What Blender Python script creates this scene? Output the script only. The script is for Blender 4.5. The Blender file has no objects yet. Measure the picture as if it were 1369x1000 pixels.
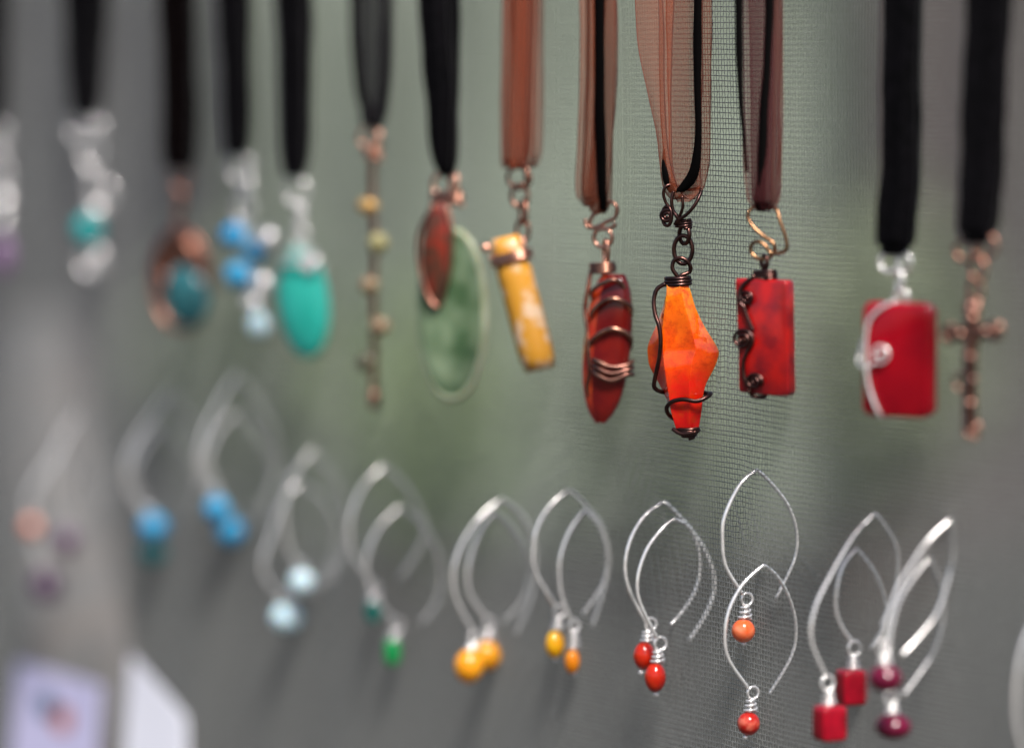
import bpy, math, random
import numpy as np
from mathutils import Vector
random.seed(7); rng = np.random.default_rng(7)
SC = bpy.context.scene; COL = SC.collection
R = math.radians

# ------------------------------------------------------------------ camera, sky, sun, exposure
F = 6000.0; W0, H0 = 1369.0, 1000.0           # focal length in photograph pixels
CAMZ = 1.5; PITCH = math.atan(400.0 / F)
FOCUS = 1.188
cd = bpy.data.cameras.new('camera'); cam = bpy.data.objects.new('camera', cd); COL.objects.link(cam)
cam.location = (0, 0, CAMZ); cam.rotation_euler = (R(90) - PITCH, 0, 0)
cd.sensor_fit = 'HORIZONTAL'; cd.sensor_width = 36.0; cd.lens = 36.0 * F / W0
cd.clip_start = 0.05; cd.clip_end = 200
cd.dof.use_dof = True; cd.dof.focus_distance = FOCUS; cd.dof.aperture_fstop = 4.6
SC.camera = cam
SUN = Vector((0.22, -0.55, 0.81)).normalized()
world = bpy.data.worlds.new('World'); SC.world = world; world.use_nodes = True
nt = world.node_tree; bg = nt.nodes['Background']; sky = nt.nodes.new('ShaderNodeTexSky')
sky.sky_type = 'NISHITA'; sky.sun_disc = False; sky.dust_density = 3.0; sky.ozone_density = 0.6
sky.sun_elevation = math.asin(SUN.z); sky.sun_rotation = math.atan2(SUN.x, SUN.y)
nt.links.new(sky.outputs[0], bg.inputs[0]); bg.inputs[1].default_value = 0.05
sd = bpy.data.lights.new('sun', 'SUN'); sun = bpy.data.objects.new('sun', sd); COL.objects.link(sun)
sd.energy = 5.0; sd.angle = R(22); sd.color = (1.0, 0.965, 0.925)
sun.rotation_euler = SUN.to_track_quat('Z', 'Y').to_euler(); sun.location = (1, -1, 4)
SC.view_settings.view_transform = 'Standard'; SC.view_settings.look = 'None'
SC.view_settings.exposure = 1.25; SC.view_settings.gamma = 1.0

# ------------------------------------------------------------------ geometry of the place
TH = math.atan(3124.0 / math.hypot(F, 400.0))  # bearing of the screen
UD = np.array([math.sin(TH), -math.cos(TH), 0.0])      # along the screen, towards the near end
ND = np.array([-math.cos(TH), -math.sin(TH), 0.0])     # out of the screen, towards the viewer's side
ZD = np.array([0, 0, 1.0])
CP, SP = math.cos(PITCH), math.sin(PITCH)
FWD = np.array([0, CP, -SP]); UP = np.array([0, SP, CP]); RT = np.array([1.0, 0, 0])
CAM = np.array([0, 0, CAMZ])
def ray(px, py): return RT * (px - W0 / 2) + UP * (H0 / 2 - py) + FWD * F
P0 = CAM + ray(948, 500) * (1.2 / F)
def bulge(u, z):                                # gentle folds of the hanging screen
    zz = z - CAMZ
    return (0.0007 * np.sin(u * 52 + 0.8 + zz * 5) + 0.0005 * np.sin(u * 97 + 2.0 - zz * 9)
            + 0.0004 * np.sin(zz * 55 + u * 20) + 0.0016 * np.sin(u * 9 + 1.0))
def on_screen(px, py, d=0.0):                   # a point d metres in front of the screen
    r = ray(px, py)
    for k in range(3):
        t = (d - (CAM - P0) @ ND) / (r @ ND) if k == 0 else (d + bulge((p - P0) @ UD, p[2]) - (CAM - P0) @ ND) / (r @ ND)
        p = CAM + r * t
    return p
def scale_at(p): return ((p - CAM) @ FWD) / F

# ------------------------------------------------------------------ materials
MATS = {}
def mat(name, col, rough=0.5, metal=0.0, col2=None, scale=300.0, sss=0.0, sssr=0.004, coat=0.0, bump=0.0, trans=0.0, spec=0.5, detail=3, lo=0.35, hi=0.65, sheen=0.0):
    m = bpy.data.materials.new(name); m.use_nodes = True; n = m.node_tree.nodes; l = m.node_tree.links
    b = n['Principled BSDF']; b.inputs['Base Color'].default_value = (*col, 1); b.inputs['Roughness'].default_value = rough
    b.inputs['Metallic'].default_value = metal; b.inputs['Specular IOR Level'].default_value = spec
    tc = n.new('ShaderNodeTexCoord')
    if col2 is not None or bump:
        nz = n.new('ShaderNodeTexNoise'); nz.inputs['Scale'].default_value = scale; nz.inputs['Detail'].default_value = detail
        l.new(tc.outputs['Object'], nz.inputs['Vector'])
        if col2 is not None:
            mr = n.new('ShaderNodeMapRange'); mr.inputs[1].default_value = lo; mr.inputs[2].default_value = hi
            mx = n.new('ShaderNodeMix'); mx.data_type = 'RGBA'; mx.inputs[6].default_value = (*col, 1); mx.inputs[7].default_value = (*col2, 1)
            l.new(nz.outputs['Fac'], mr.inputs[0]); l.new(mr.outputs[0], mx.inputs[0]); l.new(mx.outputs[2], b.inputs['Base Color'])
        if bump:
            bp = n.new('ShaderNodeBump'); bp.inputs['Strength'].default_value = bump; bp.inputs['Distance'].default_value = 0.0004
            l.new(nz.outputs['Fac'], bp.inputs['Height']); l.new(bp.outputs[0], b.inputs['Normal'])
    if sss:
        b.inputs['Subsurface Weight'].default_value = sss; b.inputs['Subsurface Scale'].default_value = sssr
        b.inputs['Subsurface Radius'].default_value = (1.0, 0.45, 0.25)
    if coat: b.inputs['Specular IOR Level'].default_value = 0.25; b.inputs['Coat Weight'].default_value = min(1.0, coat * 0.75); b.inputs['Coat Roughness'].default_value = 0.05
    if trans: b.inputs['Transmission Weight'].default_value = trans
    if sheen: b.inputs['Sheen Weight'].default_value = sheen
    MATS[name] = m; return m
def ribbon_mat(name, col, alpha, edge=1.0):     # sheer woven organza
    m = bpy.data.materials.new(name); m.use_nodes = True; n = m.node_tree.nodes; l = m.node_tree.links
    out = n['Material Output']; n.remove(n['Principled BSDF'])
    uv = n.new('ShaderNodeUVMap')
    df = n.new('ShaderNodeBsdfDiffuse'); tl = n.new('ShaderNodeBsdfTranslucent'); gl = n.new('ShaderNodeBsdfGlossy'); tr = n.new('ShaderNodeBsdfTransparent')
    df.inputs[0].default_value = (*col, 1); tl.inputs[0].default_value = (*col, 1)
    gl.inputs[0].default_value = (*[min(1, c * 1.8 + 0.004) for c in col], 1); gl.inputs['Roughness'].default_value = 0.45
    a = n.new('ShaderNodeMixShader'); a.inputs[0].default_value = 0.5; l.new(df.outputs[0], a.inputs[1]); l.new(tl.outputs[0], a.inputs[2])
    b = n.new('ShaderNodeMixShader'); b.inputs[0].default_value = 0.12; l.new(a.outputs[0], b.inputs[1]); l.new(gl.outputs[0], b.inputs[2])
    w1 = n.new('ShaderNodeTexWave'); w1.inputs['Scale'].default_value = 9.0; w1.bands_direction = 'X'
    w2 = n.new('ShaderNodeTexWave'); w2.inputs['Scale'].default_value = 9.0; w2.bands_direction = 'Y'
    l.new(uv.outputs[0], w1.inputs['Vector']); l.new(uv.outputs[0], w2.inputs['Vector'])
    mx = n.new('ShaderNodeMath'); mx.operation = 'MAXIMUM'; l.new(w1.outputs['Fac'], mx.inputs[0]); l.new(w2.outputs['Fac'], mx.inputs[1])
    # seen at a slant the weave closes up: more thread per ray
    g = n.new('ShaderNodeNewGeometry'); dt = n.new('ShaderNodeVectorMath'); dt.operation = 'DOT_PRODUCT'
    l.new(g.outputs['Normal'], dt.inputs[0]); l.new(g.outputs['Incoming'], dt.inputs[1])
    ab = n.new('ShaderNodeMath'); ab.operation = 'ABSOLUTE'; l.new(dt.outputs['Value'], ab.inputs[0])
    mr = n.new('ShaderNodeMapRange'); mr.inputs[1].default_value = 0.15; mr.inputs[2].default_value = 0.9; mr.inputs[3].default_value = 1.0; mr.inputs[4].default_value = alpha
    l.new(ab.outputs[0], mr.inputs[0])
    k = n.new('ShaderNodeMapRange'); k.inputs[3].default_value = 0.72; k.inputs[4].default_value = 1.18; l.new(mx.outputs[0], k.inputs[0])
    f = n.new('ShaderNodeMath'); f.operation = 'MULTIPLY'; f.use_clamp = True; l.new(mr.outputs[0], f.inputs[0]); l.new(k.outputs[0], f.inputs[1])
    c = n.new('ShaderNodeMixShader'); l.new(f.outputs[0], c.inputs[0]); l.new(tr.outputs[0], c.inputs[1]); l.new(b.outputs[0], c.inputs[2])
    l.new(c.outputs[0], out.inputs[0]); MATS[name] = m; return m

mat('thread', (0.27, 0.275, 0.265), 0.40, 0.0, (0.20, 0.205, 0.195), 900, spec=0.5)
mat('silver', (0.96, 0.93, 0.91), 0.20, 0.66, (0.86, 0.83, 0.81), 500, bump=0.25)
mat('copper', (0.40, 0.18, 0.12), 0.40, 1.0, (0.22, 0.10, 0.075), 260, bump=0.15)
mat('bright_copper', (0.78, 0.42, 0.30), 0.28, 1.0, (0.55, 0.26, 0.18), 260, bump=0.15)
mat('dark_copper', (0.13, 0.060, 0.048), 0.30, 1.0, (0.060, 0.035, 0.034), 300, bump=0.15)
mat('antique_copper', (0.62, 0.31, 0.21), 0.27, 1.0, (0.24, 0.11, 0.085), 200, bump=0.15)
mat('cross_copper', (0.30, 0.15, 0.11), 0.36, 1.0, (0.15, 0.08, 0.065), 260, bump=0.15)
mat('bronze_wire', (0.40, 0.22, 0.11), 0.32, 1.0, (0.22, 0.11, 0.06), 260, bump=0.1)
mat('black_ribbon', (0.0012, 0.0012, 0.0014), 0.8, 0, (0.0035, 0.003, 0.004), 400, spec=0.04)
mat('cord', (0.0018, 0.0014, 0.0014), 0.6, 0, spec=0.05)
ribbon_mat('brown_organza', (0.34, 0.090, 0.046), 0.52)
ribbon_mat('rust_organza', (0.40, 0.105, 0.055), 0.40)
ribbon_mat('plum_organza', (0.17, 0.05, 0.052), 0.46)
ribbon_mat('grey_organza', (0.045, 0.04, 0.045), 0.55)
ribbon_mat('black_organza', (0.006, 0.004, 0.004), 0.90)
mat('hem_brown', (0.10, 0.03, 0.018), 0.6); mat('hem_black', (0.008, 0.007, 0.008), 0.6)
# stones
mat('jade', (0.07, 0.13, 0.06), 0.15, 0, (0.26, 0.34, 0.21), 75, 0.35, coat=0.5, detail=2)
mat('jade_edge', (0.40, 0.43, 0.26), 0.2, 0, (0.52, 0.54, 0.38), 120, 0.4, coat=0.5)
mat('brecciated_jasper', (0.22, 0.022, 0.012), 0.25, 0, (0.05, 0.03, 0.018), 240, coat=0.6)
mat('mookaite', (0.58, 0.27, 0.03), 0.2, 0, (0.66, 0.46, 0.30), 150, 0.25, coat=0.6, lo=0.50, hi=0.62)
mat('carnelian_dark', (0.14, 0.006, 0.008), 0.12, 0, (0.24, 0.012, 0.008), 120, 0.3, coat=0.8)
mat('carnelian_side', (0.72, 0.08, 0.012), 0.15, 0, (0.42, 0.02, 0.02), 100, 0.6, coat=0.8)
mat('red_jasper', (0.42, 0.008, 0.006), 0.3, 0, (0.20, 0.006, 0.010), 180, 0.35, coat=0.9, bump=0.30)
mat('red_glass', (0.32, 0.002, 0.009), 0.16, 0, (0.24, 0.001, 0.008), 90, 0.35, coat=0.5)
mat('turquoise', (0.02, 0.36, 0.29), 0.2, 0, (0.04, 0.44, 0.37), 80, 0.2, coat=0.6)
mat('teal_stone', (0.005, 0.16, 0.17), 0.15, 0, (0.015, 0.30, 0.30), 200, coat=0.6)
mat('dark_stone', (0.012, 0.035, 0.045), 0.12, 0, (0.03, 0.16, 0.18), 160, coat=0.8)
mat('blue_stone', (0.008, 0.19, 0.42), 0.2, 0, (0.02, 0.28, 0.50), 200, coat=0.6)
mat('pale_blue', (0.48, 0.68, 0.76), 0.15, 0, (0.58, 0.74, 0.80), 200, 0.4, coat=0.6)
mat('purple_bead', (0.05, 0.022, 0.055), 0.2, 0, (0.09, 0.04, 0.09), 200, coat=0.6)
mat('coral_bead', (0.52, 0.16, 0.10), 0.3, 0, (0.58, 0.22, 0.15), 200)
mat('green_bead', (0.006, 0.22, 0.05), 0.15, 0, (0.01, 0.30, 0.08), 200, coat=0.6)
mat('deep_teal_bead', (0.006, 0.12, 0.10), 0.15, 0, coat=0.6)
mat('amber', (0.66, 0.24, 0.006), 0.12, 0, (0.74, 0.33, 0.012), 160, 0.5, coat=0.7)
mat('yellow_bead', (0.76, 0.42, 0.006), 0.12, 0, (0.70, 0.32, 0.006), 200, 0.5, coat=0.7)
mat('orange_yellow_bead', (0.74, 0.28, 0.006), 0.12, 0, (0.66, 0.20, 0.006), 200, 0.5, coat=0.7)
mat('carnelian_bead', (0.56, 0.028, 0.005), 0.1, 0, (0.36, 0.010, 0.004), 180, 0.5, coat=0.8)
mat('orange_agate', (0.76, 0.12, 0.03), 0.1, 0, (0.78, 0.30, 0.16), 240, 0.4, coat=0.8, lo=0.45, hi=0.7)
mat('red_agate', (0.42, 0.014, 0.008), 0.1, 0, (0.75, 0.22, 0.14), 260, 0.4, coat=0.8, lo=0.5, hi=0.72)
mat('red_cube', (0.16, 0.001, 0.007), 0.25, 0, (0.30, 0.003, 0.014), 180, 0.2, coat=0.6, bump=0.2)
mat('garnet', (0.07, 0.002, 0.014), 0.15, 0, (0.10, 0.004, 0.022), 200, coat=0.6)
mat('gold_bead', (0.45, 0.26, 0.08), 0.35, 0.3, (0.5, 0.33, 0.14), 200)
mat('olive_bead', (0.30, 0.27, 0.11), 0.3, 0, (0.38, 0.33, 0.16), 200)
mat('brown_bead', (0.22, 0.15, 0.08), 0.3, 0, (0.3, 0.2, 0.12), 200)
mat('dark_bead', (0.05, 0.05, 0.03), 0.3, 0, (0.1, 0.09, 0.05), 200)
mat('lilac_bead', (0.18, 0.10, 0.20), 0.2, 0)
mat('card', (0.86, 0.85, 0.92), 0.7, 0, (0.82, 0.81, 0.89), 40); mat('shade_tinted_card', (0.60, 0.56, 0.78), 0.7, 0, (0.56, 0.53, 0.75), 40)  # white cards, with the lavender cast of shade put into their base colours
mat('print_blue', (0.02, 0.09, 0.17), 0.6); mat('print_orange', (0.50, 0.12, 0.05), 0.6)
mat('board', (0.095, 0.095, 0.096), 0.8, 0, (0.125, 0.105, 0.094), 14)
mat('rod', (0.05, 0.05, 0.05), 0.4, 0.8)
mat('soil', (0.020, 0.020, 0.019), 0.95, 0, (0.030, 0.030, 0.028), 3, spec=0.1)
mat('canvas', (0.022, 0.022, 0.024), 0.9, 0, (0.035, 0.034, 0.036), 1.4)
mat('leaf_a', (0.15, 0.21, 0.10), 0.5, 0, (0.22, 0.28, 0.15), 5); mat('leaf_b', (0.12, 0.15, 0.10), 0.5, 0, (0.17, 0.20, 0.14), 5)
mat('leaf_c', (0.15, 0.18, 0.11), 0.5, 0, (0.22, 0.25, 0.16), 5)
mat('bark', (0.09, 0.07, 0.055), 0.9, 0, (0.13, 0.10, 0.08), 20)

def orange_stone():                              # dyed agate: amber above, red towards the tip, mottled
    m = mat('fire_agate', (0.9, 0.25, 0.01), 0.10, 0, None, 300, 0.7, 0.003, coat=1.3, bump=0.30)
    n = m.node_tree.nodes; l = m.node_tree.links; b = n['Principled BSDF']
    tc = n.new('ShaderNodeTexCoord'); sx = n.new('ShaderNodeSeparateXYZ'); l.new(tc.outputs['Object'], sx.inputs[0])
    nz = n.new('ShaderNodeTexNoise'); nz.inputs['Scale'].default_value = 190; nz.inputs['Detail'].default_value = 5; l.new(tc.outputs['Object'], nz.inputs['Vector'])
    v = n.new('ShaderNodeTexVoronoi'); v.inputs['Scale'].default_value = 520; v.feature = 'DISTANCE_TO_EDGE'; l.new(tc.outputs['Object'], v.inputs['Vector'])
    a = n.new('ShaderNodeMath'); a.operation = 'MULTIPLY_ADD'; a.inputs[1].default_value = 0.020; l.new(nz.outputs['Fac'], a.inputs[0]); l.new(sx.outputs['Z'], a.inputs[2])
    a2 = n.new('ShaderNodeMath'); a2.operation = 'MULTIPLY_ADD'; a2.inputs[1].default_value = 0.10; l.new(sx.outputs['X'], a2.inputs[0]); l.new(a.outputs[0], a2.inputs[2])
    mr = n.new('ShaderNodeMapRange'); mr.inputs[1].default_value = -0.048; mr.inputs[2].default_value = -0.010; l.new(a2.outputs[0], mr.inputs[0])
    cr = n.new('ShaderNodeValToRGB'); e = cr.color_ramp.elements
    e[0].position = 0; e[0].color = (0.62, 0.004, 0.004, 1); e[1].position = 1; e[1].color = (0.92, 0.29, 0.008, 1)
    for p, c in ((0.22, (0.72, 0.022, 0.003, 1)), (0.45, (0.82, 0.085, 0.003, 1)), (0.72, (0.88, 0.16, 0.004, 1))):
        x = e.new(p); x.color = c
    l.new(mr.outputs[0], cr.inputs[0])
    mx = n.new('ShaderNodeMix'); mx.data_type = 'RGBA'; l.new(cr.outputs[0], mx.inputs[6]); mx.inputs[7].default_value = (0.55, 0.035, 0.002, 1)
    m2 = n.new('ShaderNodeMapRange'); m2.inputs[1].default_value = 0.46; m2.inputs[2].default_value = 0.68; m2.inputs[4].default_value = 0.85; nf = n.new('ShaderNodeTexNoise'); nf.inputs['Scale'].default_value = 420; nf.inputs['Detail'].default_value = 6; nf.inputs['Roughness'].default_value = 0.7; l.new(tc.outputs['Object'], nf.inputs['Vector']); l.new(nf.outputs['Fac'], m2.inputs[0])
    l.new(m2.outputs[0], mx.inputs[0]); l.new(mx.outputs[2], b.inputs['Base Color'])
orange_stone()

# ------------------------------------------------------------------ object helpers
def tag(o, label, cat=None, group=None, kind=None):
    if label: o['label'] = label
    if cat: o['category'] = cat
    if group: o['group'] = group
    if kind: o['kind'] = kind
    return o
def empty(name, loc):
    o = bpy.data.objects.new(name, None); COL.objects.link(o); o.location = loc; o.empty_display_size = 0.01; return o
class G:                                         # collects geometry in world coordinates
    def __init__(s): s.v = []; s.f = []; s.uv = {}; s.mi = []
    def add(s, vs, fs, uv=None, mi=0):
        b = len(s.v); s.v += [tuple(p) for p in vs]
        for f in fs:
            s.f.append(tuple(i + b for i in f)); s.mi.append(mi)
        if uv is not None:
            for i, t in enumerate(uv): s.uv[b + i] = t
    def build(s, name, m, parent=None, origin=(0, 0, 0), smooth=True, sharp=0):
        me = bpy.data.meshes.new(name); o0 = np.array(origin, float)
        me.from_pydata([tuple(np.array(p) - o0) for p in s.v], [], s.f)
        ms = m if isinstance(m, (list, tuple)) else [m]
        for x in ms: me.materials.append(MATS[x])
        me.polygons.foreach_set('use_smooth', [smooth] * len(me.polygons)); me.polygons.foreach_set('material_index', s.mi)
        if s.uv:
            ul = me.uv_layers.new(name='UVMap'); idx = [lp.vertex_index for lp in me.loops]
            ul.data.foreach_set('uv', [c for i in idx for c in s.uv.get(i, (0, 0))])
        me.update()
        if sharp: me.set_sharp_from_angle(angle=R(sharp))
        o = bpy.data.objects.new(name, me); COL.objects.link(o)
        if parent is not None: o.parent = parent
        else: o.location = tuple(o0)
        return o
def cat_rom(pts, k=6, closed=False):
    p = np.array(pts, float); n = len(p); out = []
    if closed: idx = [(i - 1, i, (i + 1) % n, (i + 2) % n) for i in range(n)]
    else: idx = [(max(i - 1, 0), i, i + 1, min(i + 2, n - 1)) for i in range(n - 1)]
    for a, b, c, d in idx:
        for j in range(k):
            t = j / k
            out.append(0.5 * (2 * p[b] + (p[c] - p[a]) * t + (2 * p[a] - 5 * p[b] + 4 * p[c] - p[d]) * t * t + (3 * p[b] - p[a] - 3 * p[c] + p[d]) * t ** 3))
    if not closed: out.append(p[-1])
    return np.array(out)
def tube(g, pts, r, sides=8, closed=False, mi=0, wob=0.0):
    p = np.array(pts, float); n = len(p); r = np.full(n, r) if np.isscalar(r) else np.array(r)
    if wob: r = r * (1 + wob * np.sin(np.arange(n) * 2.1) * 0.5 + wob * rng.uniform(-.5, .5, n))
    t = np.roll(p, -1, 0) - np.roll(p, 1, 0)
    if not closed: t[0] = p[1] - p[0]; t[-1] = p[-1] - p[-2]
    t /= np.linalg.norm(t, axis=1)[:, None] + 1e-12
    up = np.array([0.31, 0.87, 0.38]); nn = up - t[0] * (up @ t[0]); nn /= np.linalg.norm(nn); vs = []
    for i in range(n):
        nn = nn - t[i] * (nn @ t[i]); nn /= np.linalg.norm(nn) + 1e-12; b = np.cross(t[i], nn)
        for k in range(sides):
            a = 2 * math.pi * k / sides; vs.append(p[i] + (nn * math.cos(a) + b * math.sin(a)) * r[i])
    fs = []; m = n if closed else n - 1
    for i in range(m):
        j = (i + 1) % n
        for k in range(sides):
            l = (k + 1) % sides; fs.append((i * sides + k, i * sides + l, j * sides + l, j * sides + k))
    if not closed:
        fs.append(tuple(range(sides - 1, -1, -1))); fs.append(tuple((n - 1) * sides + k for k in range(sides)))
    g.add(vs, fs, None, mi)

class Frame:                                     # photograph-pixel units laid out on a thing standing at its own depth, turned by yaw
    def __init__(s, px, py, d, yaw=30.0):
        s.px, s.py = px, py; s.o = on_screen(px, py, d); s.s = scale_at(s.o); s.lean = 0.0
        y = R(yaw); s.a = np.array([math.cos(y), -math.sin(y), 0]); s.n = np.array([-math.sin(y), -math.cos(y), 0]); s.c = math.cos(y)
    def __call__(s, x, y, z=0.0):
        return s.o + s.a * ((x - s.px) / s.c * s.s + 0) + s.n * ((z + (y - s.py) * s.lean) * s.s) + ZD * (-(y - s.py) * s.s)
    def many(s, pts): return np.array([s(*p) for p in pts])
class HookFrame(Frame):                          # x runs out of (left) and behind (right) the screen
    def __init__(s, px, py, yaw=0.0, d=0.0):
        s.px, s.py = px, py; s.o = on_screen(px, py, d); s.s = scale_at(s.o); s.lean = 0.0
        y = R(yaw); h = ND * math.cos(y) + UD * math.sin(y); s.a = -h; s.c = s.a[0]; s.n = np.cross(ZD, h)
        if s.n[1] > 0: s.n = -s.n
def ell(g, fr, cx, cy, rx, ry, rz, z=0, tilt=0, nu=20, nv=12, px=2.0, facets=False):
    vs = []; fs = []; ct, st = math.cos(R(tilt)), math.sin(R(tilt)); kx = fr.c
    for j in range(nv + 1):
        ph = math.pi * j / nv
        for i in range(nu):
            t = 2 * math.pi * i / nu
            cc, ss = math.cos(t), math.sin(t)
            cx_ = math.copysign(abs(cc) ** (2 / px), cc); sx_ = math.copysign(abs(ss) ** (2 / px), ss)
            x = rx * math.sin(ph) ** (2 / px) * cx_; zz = rz * math.sin(ph) ** (2 / px) * sx_; cp = math.cos(ph); y = -ry * math.copysign(abs(cp) ** (2 / px), cp)
            vs.append(fr(cx + x * ct - y * st, cy + x * st + y * ct, z + zz))
    for j in range(nv):
        for i in range(nu):
            k = (i + 1) % nu; fs.append((j * nu + i, (j + 1) * nu + i, (j + 1) * nu + k, j * nu + k))
    g.add(vs, fs)
def ring(g, fr, cx, cy, rx, ry, w, z=0, turn=0.0, tilt=0.0, k=22, gap=0.0):   # wire ring; turn about the vertical, 0 faces the viewer
    pts = []; c, s_ = math.cos(R(turn)), math.sin(R(turn)); ct, st = math.cos(R(tilt)), math.sin(R(tilt))
    for i in range(k):
        a = 2 * math.pi * i / k; x = rx * math.cos(a); y = ry * math.sin(a); x, y = x * ct - y * st, x * st + y * ct
        pts.append(fr(cx + x * c, cy + y, z + x * s_))
    tube(g, pts, w * fr.s, 8, True)
def wire(g, fr, pts, w, k=6, sides=8, wob=0.0):
    q = [p if len(p) == 3 else (p[0], p[1], 0) for p in pts]
    tube(g, fr.many(cat_rom(q, k)), w * fr.s, sides, wob=wob)
def coil(g, fr, cx, y0, y1, rx, rz, w, turns, z=0, r2=None, k=14):
    n = int(turns * k); pts = []
    for i in range(n + 1):
        t = i / n; a = 2 * math.pi * turns * t; f = 1 if r2 is None else 1 + (r2 - 1) * t
        pts.append(fr(cx + rx * f * math.cos(a), y0 + (y1 - y0) * t + 0.5 * math.sin(a), z + rz * f * math.sin(a)))
    tube(g, pts, w * fr.s, 8)
def spiral(g, fr, cx, cy, r0, r1, turns, w, z, a0=0.0, sgn=1, tail=()):
    n = int(turns * 16); pts = []
    for i in range(n + 1):
        t = i / n; a = R(a0) + sgn * 2 * math.pi * turns * t; r = r0 + (r1 - r0) * t
        pts.append((cx + r * math.cos(a), cy + r * math.sin(a), z))
    p = fr.many(pts)
    if tail: p = np.vstack([p, fr.many(cat_rom([pts[-1]] + list(tail), 6))[1:]])
    tube(g, p, w * fr.s, 8)
def lathe(g, fr, cx, prof, nu=18, z=0, fz=1.0):
    vs = []; fs = []
    for y, r in prof:
        for i in range(nu):
            t = 2 * math.pi * i / nu; vs.append(fr(cx + r * math.cos(t) * fr.c, y, z + fz * r * math.sin(t)))
    for j in range(len(prof) - 1):
        for i in range(nu):
            k = (i + 1) % nu; fs.append((j * nu + i, (j + 1) * nu + i, (j + 1) * nu + k, j * nu + k))
    fs.append(tuple(range(nu))); fs.append(tuple((len(prof) - 1) * nu + i for i in range(nu - 1, -1, -1)))
    g.add(vs, fs)
def slab(g, fr, poly, z0, z1, bev=3.0):          # polygon outline in pixels, rounded edges
    p = np.array(poly, float); c = p.mean(0); n = len(p); vs = []; fs = []
    lv = [(z0, 1), (z0 + bev * 0.3, 0.3), (z0 + bev, 0), (z1 - bev, 0), (z1 - bev * 0.3, 0.3), (z1, 1)]
    d = p - c; L = np.linalg.norm(d, axis=1)[:, None]
    for z, k in lv:
        q = c + d * (1 - k * bev / L)
        vs += [fr(x, y, z) for x, y in q]
    for j in range(len(lv) - 1):
        for i in range(n):
            k = (i + 1) % n; fs.append((j * n + i, j * n + k, (j + 1) * n + k, (j + 1) * n + i))
    fs.append(tuple(range(n - 1, -1, -1))); fs.append(tuple((len(lv) - 1) * n + i for i in range(n)))
    g.add(vs, fs)
def rrect(x0, y0, x1, y1, r, k=5, jit=0.0):
    o = []
    for cx, cy, a0 in ((x1 - r, y1 - r, 0), (x0 + r, y1 - r, 90), (x0 + r, y0 + r, 180), (x1 - r, y0 + r, 270)):
        for i in range(k + 1):
            a = R(a0 + 90 * i / k); o.append((cx + r * math.cos(a) + random.uniform(-jit, jit), cy + r * math.sin(a) + random.uniform(-jit, jit)))
    return o
def strip(g, fr, rows, m=6, k=8, bow=0.0, hem=0.0, fold=0.0, sway=0.5):   # rows: (y, xl, xr, zl, zr)
    q = cat_rom(rows, k); ph = random.uniform(0, 6); p2 = random.uniform(0, 6); vs = []; uv = []; fs = []; L = 0.0; prev = None
    for i, (y, xl, xr, zl, zr) in enumerate(q):
        mid = fr((xl + xr) / 2, y, (zl + zr) / 2)
        if prev is not None: L += np.linalg.norm(mid - prev) / fr.s
        xl += sway * math.sin(L / 34 + ph) + sway * .5 * math.sin(L / 13 + p2); xr += sway * math.sin(L / 41 + p2) + sway * .5 * math.sin(L / 15 + ph)
        prev = mid; wd = math.hypot((xr - xl) / fr.c, zr - zl) if False else abs(xr - xl) + abs(zr - zl)
        for j in range(m + 1):
            t = j / m; b = bow * math.sin(math.pi * t) + fold * math.sin(2 * math.pi * 1.5 * t + ph + i * 0.07)
            vs.append(fr(xl + (xr - xl) * t, y, zl + (zr - zl) * t + b)); uv.append((wd * t / 4.0, L / 4.0))
    n = len(q)
    for i in range(n - 1):
        for j in range(m):
            a = i * (m + 1) + j; fs.append((a, a + 1, a + m + 2, a + m + 1))
    g.add(vs, fs, uv, 0)
    if hem:
        for j in (0, m): tube(g, np.array([vs[i * (m + 1) + j] for i in range(n)]), hem * fr.s, 5, False, 1)
RODZ = CAMZ + 0.058
def ytop(fr): return fr.py - (RODZ - fr.o[2]) / fr.s
def loop_rows(fr, tl, tr, bl, br, yb, z=9.0, tl2=None, tr2=None, mids=(), pinch=6.0):
    """one ribbon: down in front, round through the bail, up behind and over the rod"""
    yt = ytop(fr); rows = []; tl2 = tl if tl2 is None else tl2; tr2 = tr if tr2 is None else tr2
    rr = 0.0036 / fr.s
    rows.append((yt - rr, tl, tr, 0, 0)); rows.append((yt, tl, tr, rr, rr)); rows.append((yt * 0.6, tl, tr, z, z + 1))
    for (y, l, r) in mids: rows.append((y, l, r, z, z + 1.5))
    rows.append((yb - 30, bl + (tl - bl) * .12, br + (tr - br) * .12, z * .8, z * .8 + 2))
    rows.append((yb - 8, bl + .14 * (br - bl), br - .14 * (br - bl), z * .5, z * .5)); rows.append((yb, bl + .30 * (br - bl), br - .30 * (br - bl), 0, 0)); rows.append((yb - 8, bl + .12 * (br - bl), br - .12 * (br - bl), -z * .5, -z * .5))
    rows.append((yb - 34, bl + (tl2 - bl) * .15, br + (tr2 - br) * .15, -z * .8, -z * .8))
    rows.append((yb * .45, (bl + tl2) / 2, (br + tr2) / 2, -z, -z)); rows.append((yt * .6, tl2, tr2, -z, -z)); rows.append((yt, tl2, tr2, -rr, -rr)); rows.append((yt - rr, tl, tr, 0, 0))
    return rows
def necklace(label, fr, parts, ribs, cat='necklace'):
    e = empty('necklace', tuple(fr.o)); tag(e, label, cat, 'necklaces hanging in a row before the mesh')
    for name, m, rows, kw in ribs:
        g = G(); strip(g, fr, rows, **kw); g.build(name, [m, 'hem_black' if 'black' in m or 'grey' in m else 'hem_brown'], e, fr.o)
    for p in parts:
        name, m, g = p[:3]; o = g.build(name, m, e, fr.o, sharp=(p[3] if len(p) > 3 else 0))
    return e
def mk(fn):
    g = G(); fn(g); return g

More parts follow.
